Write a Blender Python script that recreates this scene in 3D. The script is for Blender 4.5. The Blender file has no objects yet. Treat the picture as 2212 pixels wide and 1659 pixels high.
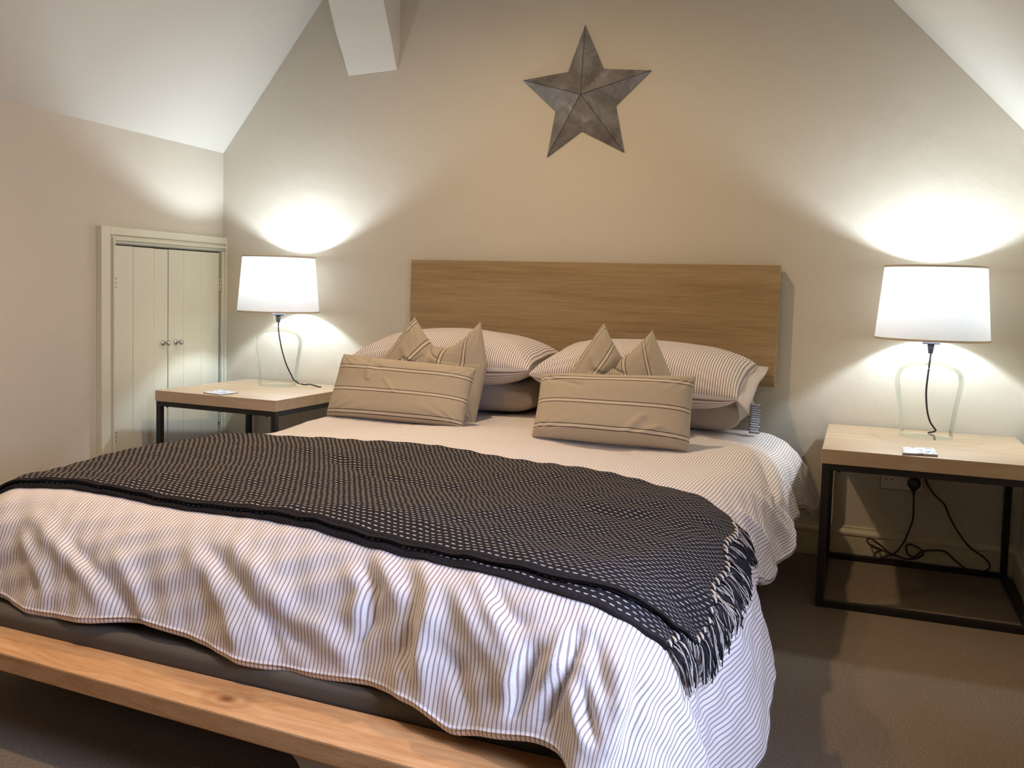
import bpy, bmesh, math, random
import numpy as np
from mathutils import Vector, Matrix
rnd = random.Random(7)
S = bpy.context.scene
COL = S.collection
# ------------------------------------------------------------ camera
cam_d = bpy.data.cameras.new('camera'); cam = bpy.data.objects.new('camera', cam_d); COL.objects.link(cam)
cam_d.sensor_width = 36.0; cam_d.lens = 2017.067 / 2212 * 36
cam_d.shift_x = 0.008762; cam_d.shift_y = -0.032697; cam_d.clip_start = 0.05
cam.matrix_world = Matrix([[0.920221, -0.051508, 0.387994, 1.24171], [0.390444, 0.051635, -0.919177, -3.82016], [0.027311, 0.997337, 0.067627, 1.01113], [0, 0, 0, 1]])
S.camera = cam
# ------------------------------------------------------------ colour management, world, lights
S.view_settings.view_transform = 'Standard'; S.view_settings.look = 'None'
S.view_settings.exposure = 0.0; S.view_settings.gamma = 1.0; S.view_settings.use_curve_mapping = False
W_ = bpy.data.worlds.new('world'); S.world = W_; W_.use_nodes = True
W_.node_tree.nodes['Background'].inputs[0].default_value = (1.0, 0.86, 0.68, 1)
W_.node_tree.nodes['Background'].inputs[1].default_value = 0.02
S.cycles.max_bounces = 10; S.cycles.diffuse_bounces = 5; S.cycles.transparent_max_bounces = 24
S.cycles.sample_clamp_indirect = 6.0; S.cycles.use_denoising = True
S.cycles.use_adaptive_sampling = False

def light(name, kind, loc, energy, color, size=0.1, rot=None, size_y=None, spot=None):
    d = bpy.data.lights.new(name, kind); d.energy = energy; d.color = color
    if kind == 'AREA':
        d.size = size
        if size_y: d.shape = 'RECTANGLE'; d.size_y = size_y
    else: d.shadow_soft_size = size
    o = bpy.data.objects.new(name, d); COL.objects.link(o); o.location = loc
    if rot: o.rotation_euler = rot
    return o
# warm pendant hanging over the bed, above the frame
pend = light('warm_spot', 'SPOT', (-0.15, -1.20, 2.56), 90.0, (1.0, 0.73, 0.47), 0.05)
pend.data.spot_size = math.radians(160); pend.data.spot_blend = 1.0
# added warm spot, brightens the foot of the bed and the rail
foot_fill = light('warm_spot', 'SPOT', (-0.55, -2.30, 2.56), 95.0, (1.0, 0.72, 0.46), 0.05)
foot_fill.data.spot_size = math.radians(112); foot_fill.data.spot_blend = 1.0
# added warm fill behind the camera, no known lamp there
light('fill_light', 'AREA', (-0.3, -4.6, 2.2), 2.0, (1.0, 0.78, 0.55), 1.0, (math.radians(62), 0, 0))
# daylight from the window in the right wall, behind the picture edge
light('window_light', 'AREA', (1.63, -2.72, 0.98), 25.0, (0.54, 0.65, 1.0), 0.5, (math.radians(72), 0, math.radians(90)), 0.6)

S.objects['window_light'].data.spread = math.radians(140)
# ------------------------------------------------------------ node helpers
def newmat(name):
    m = bpy.data.materials.new(name); m.use_nodes = True
    nt = m.node_tree; b = nt.nodes['Principled BSDF']; return m, nt, b
def N(nt, t, **kw):
    n = nt.nodes.new(t)
    for k, v in kw.items():
        if k.startswith('i_'): n.inputs[k[2:].replace('_', ' ')].default_value = v
        else: setattr(n, k, v)
    return n
def math_(nt, op, a, b=None, c=None, clamp=False):
    n = nt.nodes.new('ShaderNodeMath'); n.operation = op; n.use_clamp = clamp
    for i, v in enumerate((a, b, c)):
        if v is None: continue
        if isinstance(v, (int, float)): n.inputs[i].default_value = v
        else: nt.links.new(v, n.inputs[i])
    return n.outputs[0]
def mix(nt, f, a, b):
    n = nt.nodes.new('ShaderNodeMix'); n.data_type = 'RGBA'
    for i, v in ((0, f), (6, a), (7, b)):
        if isinstance(v, (int, float)): n.inputs[i].default_value = v
        elif isinstance(v, tuple): n.inputs[i].default_value = (*v, 1)
        else: nt.links.new(v, n.inputs[i])
    return n.outputs[2]
def ramp(nt, f, stops):
    n = nt.nodes.new('ShaderNodeValToRGB'); nt.links.new(f, n.inputs[0])
    e = n.color_ramp.elements
    while len(e) < len(stops): e.new(0.5)
    for i, (p, c) in enumerate(stops):
        e[i].position = p; e[i].color = (*c, 1) if len(c) == 3 else c
    return n.outputs[0]
def noise(nt, vec, scale, detail=3, rough=0.5, dist=0.0):
    n = nt.nodes.new('ShaderNodeTexNoise'); n.inputs['Scale'].default_value = scale
    n.inputs['Detail'].default_value = detail; n.inputs['Roughness'].default_value = rough
    n.inputs['Distortion'].default_value = dist
    if vec is not None: nt.links.new(vec, n.inputs['Vector'])
    return n.outputs['Fac']
def coord(nt, kind='Object', scale=None, loc=None):
    t = nt.nodes.new('ShaderNodeTexCoord'); o = t.outputs[kind]
    if scale or loc:
        m = nt.nodes.new('ShaderNodeMapping'); nt.links.new(o, m.inputs[0])
        if scale: m.inputs['Scale'].default_value = scale
        if loc: m.inputs['Location'].default_value = loc
        o = m.outputs[0]
    return o
def bump(nt, bsdf, h, dist=0.01, strength=1.0, prev=None):
    n = nt.nodes.new('ShaderNodeBump'); n.inputs['Distance'].default_value = dist; n.inputs['Strength'].default_value = strength
    nt.links.new(h, n.inputs['Height'])
    if prev is not None: nt.links.new(prev, n.inputs['Normal'])
    nt.links.new(n.outputs[0], bsdf.inputs['Normal']); return n.outputs[0]
def setc(bsdf, c, rough=0.6, metal=0.0, spec=None):
    if isinstance(c, tuple): bsdf.inputs['Base Color'].default_value = (*c, 1)
    bsdf.inputs['Roughness'].default_value = rough; bsdf.inputs['Metallic'].default_value = metal
    if spec is not None: bsdf.inputs['Specular IOR Level'].default_value = spec

MAT = {}
def plain(name, c, rough=0.6, metal=0.0, bscale=None, bdist=0.001, spec=None, var=0.0):
    m, nt, b = newmat(name); setc(b, c, rough, metal, spec)
    co = coord(nt)
    if var:
        f = noise(nt, co, 14, 4)
        nt.links.new(mix(nt, f, tuple(x * (1 - var) for x in c), tuple(min(1, x * (1 + var)) for x in c)), b.inputs['Base Color'])
    if bscale: bump(nt, b, noise(nt, co, bscale, 3), bdist)
    MAT[name] = m; return m

def plaster(name, c):
    m, nt, b = newmat(name); setc(b, c, 0.75, spec=0.25)
    co = coord(nt)
    big = noise(nt, co, 1.6, 3, .5, .6); mid = noise(nt, co, 9, 4, .55); fine = noise(nt, co, 160, 2)
    nt.links.new(mix(nt, big, tuple(x * .95 for x in c), tuple(min(1, x * 1.03) for x in c)), b.inputs['Base Color'])
    h = math_(nt, 'ADD', math_(nt, 'MULTIPLY', big, 1.0), math_(nt, 'MULTIPLY', mid, .22))
    n1 = bump(nt, b, h, .012, .8)
    bump(nt, b, fine, .0006, .6, n1)
    MAT[name] = m
plaster('wall_paint', (.62, .567, .465))
plaster('ceiling_paint', (.72, .69, .61))

m, nt, b = newmat('carpet'); setc(b, None, 1.0, spec=0.05)
co = coord(nt)
f1 = noise(nt, co, 480, 2, .7); f2 = noise(nt, co, 170, 3, .7, .2); f3 = noise(nt, co, 5, 3)
c1 = ramp(nt, math_(nt, 'ADD', math_(nt, 'MULTIPLY', f1, .5), math_(nt, 'MULTIPLY', f2, .5)), [(.32, (.16, .115, .08)), (.5, (.34, .265, .19)), (.68, (.50, .41, .31))])
nt.links.new(mix(nt, math_(nt, 'MULTIPLY', f3, .25), c1, (.25, .19, .14)), b.inputs['Base Color'])
bump(nt, b, math_(nt, 'ADD', f1, math_(nt, 'MULTIPLY', f2, 1.2)), .0045)
MAT['carpet'] = m

def wood(name, cols, axis_scale, grain=1.0, rough=0.5, knot=None, bd=.0004, broad=None):
    m, nt, b = newmat(name); setc(b, None, rough, spec=.35)
    co = coord(nt, 'Object', axis_scale)
    vec = co
    n1 = noise(nt, vec, 3.0, 4, .55, 1.2); n2 = noise(nt, vec, 26.0, 3, .6, .3); n3 = noise(nt, vec, 110.0, 2, .6)
    f = math_(nt, 'ADD', math_(nt, 'MULTIPLY', n1, .62), math_(nt, 'ADD', math_(nt, 'MULTIPLY', n2, .25 * grain), math_(nt, 'MULTIPLY', n3, .13 * grain)))
    if broad: f = math_(nt, 'ADD', math_(nt, 'MULTIPLY', f, .62), math_(nt, 'MULTIPLY', noise(nt, coord(nt, 'Object', broad), 1.6, 4, .6, 1.0), .38))
    c = ramp(nt, f, [(.36, cols[0]), (.5, cols[1]), (.63, cols[2])])
    if knot:
        k = nt.nodes.new('ShaderNodeVectorMath'); k.operation = 'DISTANCE'
        mp = coord(nt, 'Object', knot[1]); nt.links.new(mp, k.inputs[0]); k.inputs[1].default_value = knot[0]
        r = math_(nt, 'ADD', k.outputs['Value'], math_(nt, 'MULTIPLY', noise(nt, mp, 60, 2), .008))
        dark = ramp(nt, r, [(.008, (1, 1, 1)), (.016, (.55, .55, .55)), (.022, (.12, .12, .12)), (.034, (.35, .35, .35)), (.046, (0, 0, 0))])
        c = mix(nt, dark, c, (.22, .085, .035))
    nt.links.new(c, b.inputs['Base Color'])
    bump(nt, b, math_(nt, 'ADD', n2, n3), bd)
    MAT[name] = m
wood('oak_headboard', [(.21, .13, .06), (.31, .205, .095), (.40, .28, .145)], (.9, 5, 34), 1.5, broad=(.5, 4, 7))
wood('oak_top', [(.46, .335, .21), (.51, .38, .245), (.56, .43, .285)], (.8, 6, 6), .8, .42)
wood('pine', [(.52, .26, .10), (.66, .37, .17), (.76, .46, .23)], (1.2, 9, 9), .8, .38, ((0.0529, -1.205, .0406), (.62, 1.0, .2)))
wood('pale_wood', [(.55, .45, .33), (.66, .56, .43), (.72, .63, .50)], (8, 1, 8), .8, .6)
plain('door_paint', (.68, .66, .52), .45, bscale=30, bdist=.0008, var=.03)
plain('skirting_paint', (.60, .54, .385), .45, bscale=20, bdist=.0005)
plain('black_metal', (.018, .017, .016), .45, .3, 90, .0003)
plain('black_plastic', (.012, .012, .013), .35)
plain('white_plastic', (.72, .67, .60), .35)
plain('shadow_gap', (.02, .018, .015), .9)  # near black painted in for shade in gaps and holes; also seams, screws
plain('chrome', (.55, .54, .52), .22, 1.0)
plain('pewter', (.05, .05, .07), .5, .3)
plain('paper_white', (.82, .84, .88), .5)
plain('paper_edge', (.32, .25, .24), .7)
plain('mattress_cloth', (.115, .098, .072), .95, bscale=500, bdist=.0005, var=.08)
plain('piping', (.10, .09, .075), .9)
plain('bulb_glass', (.9, .9, .9), .4)
mb = MAT['bulb_glass'].node_tree.nodes['Principled BSDF']; mb.inputs['Emission Color'].default_value = (.93, .97, 1, 1); mb.inputs['Emission Strength'].default_value = 30

m, nt, b = newmat('coaster_print'); setc(b, None, .4)
co = coord(nt); f = noise(nt, co, 55, 3, .6); 
nt.links.new(ramp(nt, f, [(.40, (.74, .78, .86)), (.58, (.60, .64, .72)), (.66, (.10, .10, .12))]), b.inputs['Base Color']); MAT['coaster_print'] = m

# star metal
m, nt, b = newmat('star_metal'); setc(b, None, .48, .45)
co = coord(nt); f = noise(nt, co, 9, 5, .6, .8); g = noise(nt, co, 90, 3, .7)
ff = math_(nt, 'ADD', math_(nt, 'MULTIPLY', f, .75), math_(nt, 'MULTIPLY', g, .25))
nt.links.new(ramp(nt, ff, [(.36, (.13, .115, .10)), (.50, (.21, .195, .18)), (.62, (.29, .28, .275)), (.70, (.42, .415, .42)), (.78, (.25, .23, .21))]), b.inputs['Base Color'])
bump(nt, b, g, .001); MAT['star_metal'] = m

# lamp shade linen: diffuse and translucent
m, nt, b = newmat('shade_linen')
out = nt.nodes['Material Output']; nt.nodes.remove(b)
co = coord(nt, 'UV')
sx = nt.nodes.new('ShaderNodeSeparateXYZ'); nt.links.new(co, sx.inputs[0])
wu = noise(nt, coord(nt, 'UV', (1400, 60, 1)), 1.0, 2); wv = noise(nt, coord(nt, 'UV', (60, 1400, 1)), 1.0, 2)
wf = math_(nt, 'MULTIPLY', math_(nt, 'ADD', wu, wv), .5)
cc = mix(nt, wf, (.70, .68, .64), (.90, .89, .86))
d = nt.nodes.new('ShaderNodeBsdfDiffuse'); t = nt.nodes.new('ShaderNodeBsdfTranslucent')
nt.links.new(cc, d.inputs[0]); nt.links.new(cc, t.inputs[0])
ms = nt.nodes.new('ShaderNodeMixShader'); ms.inputs[0].default_value = .075
nt.links.new(d.outputs[0], ms.inputs[1]); nt.links.new(t.outputs[0], ms.inputs[2]); nt.links.new(ms.outputs[0], out.inputs[0])
MAT['shade_linen'] = m
plain('shade_trim', (.62, .52, .38), .9)

# thin blown glass
m, nt, b = newmat('thin_glass'); out = nt.nodes['Material Output']; nt.nodes.remove(b)
tr = nt.nodes.new('ShaderNodeBsdfTransparent'); tr.inputs[0].default_value = (.955, .97, .955, 1)
gl = nt.nodes.new('ShaderNodeBsdfGlossy'); gl.inputs['Roughness'].default_value = .03; gl.inputs[0].default_value = (.95, 1, .97, 1)
lw = nt.nodes.new('ShaderNodeLayerWeight'); lw.inputs[0].default_value = .16
ms = nt.nodes.new('ShaderNodeMixShader'); fr = math_(nt, 'MULTIPLY', lw.outputs['Fresnel'], .6)
ed = ramp(nt, lw.outputs['Facing'], [(.0, (.985, .99, .985)), (.55, (.965, .975, .965)), (.80, (.92, .94, .925)), (.95, (.70, .735, .715)), (1, (.5, .55, .53))])
nt.links.new(ed, tr.inputs[0])
nt.links.new(fr, ms.inputs[0]); nt.links.new(tr.outputs[0], ms.inputs[1]); nt.links.new(gl.outputs[0], ms.inputs[2]); nt.links.new(ms.outputs[0], out.inputs[0])
MAT['thin_glass'] = m

# braided cable
m, nt, b = newmat('braided_cable'); setc(b, None, .8)
w = nt.nodes.new('ShaderNodeTexWave'); w.inputs['Scale'].default_value = 90; w.bands_direction = 'DIAGONAL'
nt.links.new(coord(nt), w.inputs[0])
nt.links.new(ramp(nt, w.outputs['Fac'], [(.3, (.012, .010, .012)), (.8, (.06, .035, .035))]), b.inputs['Base Color']); MAT['braided_cable'] = m

def fabric(name, base, kind, line=(.1, .08, .07), light=None, period=.009, duty=.3, offs=0.0, vertical=False, width=1.0):
    m, nt, b = newmat(name); setc(b, None, .95, spec=.1)
    b.inputs['Sheen Weight'].default_value = .12
    co = coord(nt, 'UV'); s = nt.nodes.new('ShaderNodeSeparateXYZ'); nt.links.new(co, s.inputs[0])
    u, v = s.outputs[0], s.outputs[1]
    wn = noise(nt, coord(nt, 'UV', (900, 900, 1)), 1.0, 2, .6)
    bb = mix(nt, wn, tuple(x * .88 for x in base), tuple(min(1, x * 1.08) for x in base))
    if kind == 'ticking':
        t = math_(nt, 'FRACT', math_(nt, 'DIVIDE', u, period))
        k = math_(nt, 'ABSOLUTE', math_(nt, 'SUBTRACT', t, .5))
        f = ramp(nt, k, [(duty / 2 - .05, (1, 1, 1)), (duty / 2 + .05, (0, 0, 0))])
        c = mix(nt, f, bb, line)
    elif kind == 'linen':
        t = math_(nt, 'FRACT', math_(nt, 'DIVIDE', math_(nt, 'ADD', v, offs), period))
        k = math_(nt, 'MULTIPLY', math_(nt, 'ABSOLUTE', math_(nt, 'SUBTRACT', t, .5)), period)   # metres from stripe centre
        inner = ramp(nt, math_(nt, 'DIVIDE', k, .02), [(.26, (1, 1, 1)), (.30, (0, 0, 0))])
        kk = math_(nt, 'ABSOLUTE', math_(nt, 'SUBTRACT', k, .0063))
        ln = ramp(nt, math_(nt, 'DIVIDE', kk, .01), [(.10, (1, 1, 1)), (.17, (0, 0, 0))])
        c = mix(nt, inner, bb, light); c = mix(nt, ln, c, line)
    else: c = bb
    nt.links.new(c, b.inputs['Base Color'])
    h = noise(nt, coord(nt, 'UV', (700, 700, 1)), 1.0, 2, .7)
    w2 = noise(nt, coord(nt, 'UV', (30, 30, 1)), 1.0, 4, .6, .8)
    n1 = bump(nt, b, w2, .0028 if kind != 'ticking' else .0022, .8)
    bump(nt, b, h, .0005, .7, n1)
    MAT[name] = m
fabric('duvet_ticking', (.88, .84, .81), 'ticking', (.40, .31, .29), period=.0091, duty=.30)
fabric('pillow_ticking', (.84, .78, .72), 'ticking', (.30, .22, .20), period=.0090, duty=.36)
fabric('taupe_cotton', (.42, .365, .31), 'plain')
fabric('white_cotton', (.78, .78, .78), 'plain')
fabric('shadowed_ticking', (.40, .40, .42), 'ticking', (.10, .10, .12), period=.009, duty=.5)  # darker copy of the pillow ticking, cast shadow put into its colour
LB, LD, LL = (.47, .39, .28), (.05, .035, .03), (.60, .51, .38)
for nm, per, off in (('linen_low_left', .091, .0275), ('linen_low_right', .094, .012), ('linen_square', .088, .02)):
    fabric(nm, LB, 'linen', LD, LL, per, offs=off)

# woven throw
m, nt, b = newmat('woven_throw'); setc(b, None, 1.0, spec=.05)
co = coord(nt, 'UV'); s = nt.nodes.new('ShaderNodeSeparateXYZ'); nt.links.new(co, s.inputs[0])
u, v = s.outputs[0], s.outputs[1]
jit = noise(nt, coord(nt, 'UV', (25, 25, 1)), 1.0, 2)
row = math_(nt, 'DIVIDE', v, .0112); rid = math_(nt, 'FLOOR', row); rf = math_(nt, 'SUBTRACT', math_(nt, 'FRACT', row), .5)
uu = math_(nt, 'ADD', math_(nt, 'DIVIDE', u, .0158), math_(nt, 'MULTIPLY', rid, .5))
uu = math_(nt, 'ADD', uu, math_(nt, 'MULTIPLY', jit, .5))
uf = math_(nt, 'SUBTRACT', math_(nt, 'FRACT', uu), .5)
ex = math_(nt, 'POWER', math_(nt, 'DIVIDE', math_(nt, 'ABSOLUTE', uf), .30), 2.0)
ey = math_(nt, 'POWER', math_(nt, 'DIVIDE', math_(nt, 'ABSOLUTE', rf), .145), 2.0)
r2 = math_(nt, 'ADD', ex, ey)
edge = math_(nt, 'MULTIPLY', math_(nt, 'GREATER_THAN', v, .011), math_(nt, 'LESS_THAN', v, 5))
f = math_(nt, 'MULTIPLY', ramp(nt, math_(nt, 'MULTIPLY', r2, .5), [(.38, (1, 1, 1)), (.58, (0, 0, 0))]), edge)
dk = noise(nt, coord(nt, 'UV', (600, 200, 1)), 1.0, 3, .7)
cd = mix(nt, dk, (.012, .011, .013), (.048, .042, .045))
nt.links.new(mix(nt, f, cd, (.62, .56, .49)), b.inputs['Base Color'])
hh = math_(nt, 'ADD', math_(nt, 'MULTIPLY', math_(nt, 'SUBTRACT', 1.0, r2, clamp=True), .8), math_(nt, 'MULTIPLY', math_(nt, 'COSINE', math_(nt, 'MULTIPLY', rf, 6.283)), .5))
hh = math_(nt, 'ADD', hh, math_(nt, 'MULTIPLY', dk, .5))
bump(nt, b, hh, .002); MAT['woven_throw'] = m
plain('yarn_dark', (.03, .027, .032), 1.0, spec=.05)
plain('yarn_cream', (.62, .55, .46), 1.0, spec=.05)

# ------------------------------------------------------------ mesh helpers
def mk(name, verts, faces, mat, parent=None, uvs=None, smooth=False, loc=None):
    me = bpy.data.meshes.new(name); me.from_pydata([tuple(map(float, v)) for v in verts], [], [tuple(map(int, f)) for f in faces])
    if uvs is not None:
        ul = me.uv_layers.new(name='UVMap'); idx = np.empty(len(me.loops), dtype=np.int32); me.loops.foreach_get('vertex_index', idx)
        ul.data.foreach_set('uv', np.asarray(uvs, dtype=np.float32)[idx].ravel())
    if smooth: me.polygons.foreach_set('use_smooth', [True] * len(me.polygons))
    for mm in (mat if isinstance(mat, (list, tuple)) else [mat]): me.materials.append(MAT[mm])
    o = bpy.data.objects.new(name, me); COL.objects.link(o)
    if parent is not None: o.parent = parent
    if loc is not None: o.location = loc
    me.update(); return o
def tag(o, label=None, cat=None, group=None, kind=None):
    if label: o['label'] = label
    if cat: o['category'] = cat
    if group: o['group'] = group
    if kind: o['kind'] = kind
    return o
def thing(name, loc, label, cat, rz=0, group=None):
    o = bpy.data.objects.new(name, None); COL.objects.link(o); o.location = loc; o.rotation_euler = (0, 0, rz)
    o.empty_display_size = .05
    return tag(o, label, cat, group)
def box(name, lo, hi, mat, parent=None, bevel=0.0, seg=2, smooth=False):
    bm = bmesh.new(); bmesh.ops.create_cube(bm, size=1)
    for v in bm.verts:
        v.co = Vector([(lo[i] + hi[i]) / 2 + v.co[i] * (hi[i] - lo[i]) for i in range(3)])
    if bevel: bmesh.ops.bevel(bm, geom=bm.edges[:], offset=bevel, segments=seg, affect='EDGES', profile=.5)
    me = bpy.data.meshes.new(name); bm.to_mesh(me); bm.free(); me.materials.append(MAT[mat])
    if bevel: me.polygons.foreach_set('use_smooth', [smooth] * len(me.polygons))
    o = bpy.data.objects.new(name, me); COL.objects.link(o)
    if parent is not None: o.parent = parent
    return o
def lathe(name, prof, mat, parent=None, n=64, loc=None, smooth=True, uv=False, closed=False):
    V = []; F = []; U = []
    for i in range(n + 1):
        a = 2 * math.pi * i / n
        for j, (r, z) in enumerate(prof):
            V.append((r * math.cos(a), r * math.sin(a), z)); U.append((i / n * .9, z))
    k = len(prof)
    for i in range(n):
        for j in range(k - 1):
            F.append((i * k + j, (i + 1) * k + j, (i + 1) * k + j + 1, i * k + j + 1))
    return mk(name, V, F, mat, parent, U, smooth, loc)
def smooth_path(pts, n=8):
    P = [Vector(p) for p in pts]; out = []
    for i in range(len(P) - 1):
        p0 = P[max(i - 1, 0)]; p1 = P[i]; p2 = P[i + 1]; p3 = P[min(i + 2, len(P) - 1)]
        for j in range(n):
            t = j / n
            out.append(.5 * ((2 * p1) + (p2 - p0) * t + (2 * p0 - 5 * p1 + 4 * p2 - p3) * t * t + (3 * p1 - p0 - 3 * p2 + p3) * t ** 3))
    out.append(P[-1]); return out
def tube_data(path, r, n=8, V=None, F=None, taper=None):
    V = [] if V is None else V; F = [] if F is None else F; base = len(V)
    P = [Vector(p) for p in path]; prev = None
    for i, p in enumerate(P):
        t = (P[min(i + 1, len(P) - 1)] - P[max(i - 1, 0)])
        if t.length < 1e-9: t = Vector((0, 0, 1))
        t.normalize()
        ref = prev if prev is not None else (Vector((0, 0, 1)) if abs(t.z) < .9 else Vector((1, 0, 0)))
        x = ref - t * ref.dot(t)
        if x.length < 1e-6: x = Vector((1, 0, 0)).cross(t)
        x.normalize(); y = t.cross(x); prev = x
        rr = r * (taper(i / (len(P) - 1)) if taper else 1)
        for k in range(n):
            a = 2 * math.pi * k / n; V.append(p + (x * math.cos(a) + y * math.sin(a)) * rr)
    for i in range(len(P) - 1):
        for k in range(n):
            F.append((base + i * n + k, base + i * n + (k + 1) % n, base + (i + 1) * n + (k + 1) % n, base + (i + 1) * n + k))
    F.append(tuple(base + k for k in range(n))[::-1]); F.append(tuple(base + (len(P) - 1) * n + k for k in range(n)))
    return V, F
def tube(name, path, r, mat, parent=None, n=10, sm=8):
    V, F = tube_data(smooth_path(path, sm) if sm else path, r, n)
    return mk(name, V, F, mat, parent, None, True)
def grid_faces(nu, nv, off=0, flip=False):
    i, j = np.meshgrid(np.arange(nu - 1), np.arange(nv - 1), indexing='ij')
    a = off + i * nv + j; q = np.stack([a, a + nv, a + nv + 1, a + 1], -1).reshape(-1, 4)
    return q[:, ::-1] if flip else q
def mesh_np(name, V, F, mat, parent=None, UV=None, smooth=True):
    me = bpy.data.meshes.new(name); V = np.asarray(V, np.float32); F = np.asarray(F, np.int32)
    me.vertices.add(len(V)); me.vertices.foreach_set('co', V.ravel())
    me.loops.add(F.size); me.loops.foreach_set('vertex_index', F.ravel())
    me.polygons.add(len(F)); me.polygons.foreach_set('loop_start', np.arange(len(F), dtype=np.int32) * 4)
    me.update(calc_edges=True)
    if UV is not None:
        ul = me.uv_layers.new(name='UVMap')
        UV = np.asarray(UV, np.float32); ul.data.foreach_set('uv', (UV[F.ravel()] if len(UV) == len(V) else UV).ravel())
    me.polygons.foreach_set('use_smooth', [smooth] * len(F))
    for mm in (mat if isinstance(mat, (list, tuple)) else [mat]): me.materials.append(MAT[mm])
    me.validate(); o = bpy.data.objects.new(name, me); COL.objects.link(o)
    if parent is not None: o.parent = parent
    return o

# ------------------------------------------------------------ the room shell
WX, WYAW, KZ, WR, KR = -1.926, -0.0863, 1.6446, 1.689, 1.543
LD_ = Vector((-math.sin(WYAW), -math.cos(WYAW), 0)) ; LN = Vector((math.cos(WYAW), -math.sin(WYAW), 0))
YF = -5.0; TOPZ = 2.75; LEN = -YF / math.cos(WYAW)
def LW(d, z, out=0.0): return Vector((WX, 0, z)) + LD_ * d + LN * out
lx_top = WX + (TOPZ - KZ) * .58 / .702; rx_top = 1.618 - (TOPZ - 1.621) / 1.083
A0 = LW(LEN, 0); A1 = LW(LEN, KZ); sl = Vector((lx_top - WX, 0, TOPZ - KZ))
def struct(o): tag(o, kind='structure'); return o
def slab(name, pts, nrm, mat, th=.12):
    # polygon with thickness away from the room
    n = Vector(nrm).normalized(); P = [Vector(p) for p in pts]; k = len(P)
    V = P + [p - n * th for p in P]
    F = [tuple(range(k)), tuple(range(2 * k - 1, k - 1, -1))] + [(i, i + k, (i + 1) % k + k, (i + 1) % k) for i in range(k)]
    return struct(mk(name, V, F, mat))
slab('floor', [(-2.2, .1, 0), (-2.2, YF, 0), (WR + .1, YF, 0), (WR + .1, .1, 0)], (0, 0, 1), 'carpet')
slab('wall_back', [(WX, 0, 0), (WR, 0, 0), (WR, 0, KR), (rx_top, 0, TOPZ), (lx_top, 0, TOPZ), (WX, 0, KZ)], (0, -1, 0), 'wall_paint')
slab('wall_left', [LW(0, 0), LW(LEN, 0), LW(LEN, KZ), LW(0, KZ)], LN, 'wall_paint')
slab('wall_right', [(WR, 0, 0), (WR, YF, 0), (WR, YF, KR), (WR, 0, KR)], (-1, 0, 0), 'wall_paint')
slab('wall_front', [(A0.x, YF, 0), (WR, YF, 0), (WR, YF, KR), (rx_top, YF, TOPZ), (A1.x + sl.x, YF, TOPZ), (A1.x, YF, KZ)], (0, 1, 0), 'wall_paint')
nl = LD_.cross(sl).normalized()
if nl.z > 0: nl = -nl
slab('ceiling_left', [LW(0, KZ), A1, A1 + sl, LW(0, KZ) + sl], nl, 'ceiling_paint')
slab('ceiling_right', [(WR, 0, KR), (WR, YF, KR), (rx_top, YF, TOPZ), (rx_top, 0, TOPZ)], (-1.083, 0, -1), 'ceiling_paint')
slab('ceiling', [(lx_top, 0, TOPZ), (A1.x + sl.x, YF, TOPZ), (rx_top, YF, TOPZ), (rx_top, 0, TOPZ)], (0, 0, -1), 'ceiling_paint')
# boxed rafter brace leaning out of the back wall
bx0, bx1, bz = -1.212, -.934, 1.980
V = []; F = []; n = 16
for i in range(n + 1):
    z = bz + i * .8 / n; w = .003 * math.sin(i * .9); o_ = (z - bz) * .46 + .004 + .0008 * math.sin(i * 2.1)
    x0 = bx0 - .012 * max(0, 1 - i / 3) * -1 - .012 * min(1, i / 8) + w * .6; x1 = bx1 + w * .5
    V += [(x0, .02, z), (x0 + .004, -o_, z + .004), (x1 - .003, -o_ - .002, z + .016), (x1 + .01, .02, z + .014)]
for i in range(n):
    a = i * 4
    F += [(a, a + 1, a + 5, a + 4), (a + 1, a + 2, a + 6, a + 5), (a + 2, a + 3, a + 7, a + 6)]
F += [(0, 3, 2, 1)]
struct(mk('trim_1', V, F, 'ceiling_paint'))['label'] = 'painted boxed beam leaning out of the back wall'
# skirting board with ogee top
prof = [(0, 0), (.018, 0), (.018, .085), (.016, .090), (.021, .094), (.021, .102), (.014, .112), (.009, .116), (.009, .122), (0, .125)]
def skirting(name, p0, p1, nrm):
    V = []; P0, P1, n_ = Vector(p0), Vector(p1), Vector(nrm)
    for P in (P0, P1):
        for (o_, z) in prof: V.append(P + n_ * o_ + Vector((0, 0, z)))
    k = len(prof)
    F = [(i, i + 1, i + 1 + k, i + k) for i in range(k - 1)] + [tuple(range(k - 1, -1, -1)), tuple(range(k, 2 * k))]
    return struct(mk(name, V, F, 'skirting_paint'))
skirting('baseboard_back', (WX, 0, 0), (WR, 0, 0), (0, -1, 0))
skirting('baseboard_right', (WR, 0, 0), (WR, YF, 0), (-1, 0, 0))
skirting('baseboard_left', LW(.90, 0), LW(LEN, 0), LN)

# ------------------------------------------------------------ low cupboard in the left wall
def lbox(name, d0, d1, z0, z1, o0, o1, mat, parent=None, bevel=.002):
    o = box(name, (d0, o0, z0), (d1, o1, z1), mat, parent, bevel)
    for v in o.data.vertices:
        d, q, z = v.co; v.co = LW(d, z, q)
    o.data.flip_normals(); o.data.update(); return o
fr = struct(lbox('trim_2', .835, .888, 0, 1.222, .0, .028, 'door_paint')); fr['label'] = 'cream painted cupboard surround'
lbox('head_casing', .0, .835, 1.188, 1.222, .0, .028, 'door_paint', fr)
lbox('right_casing', .0, .016, 0, 1.188, .0, .028, 'door_paint', fr)
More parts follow.
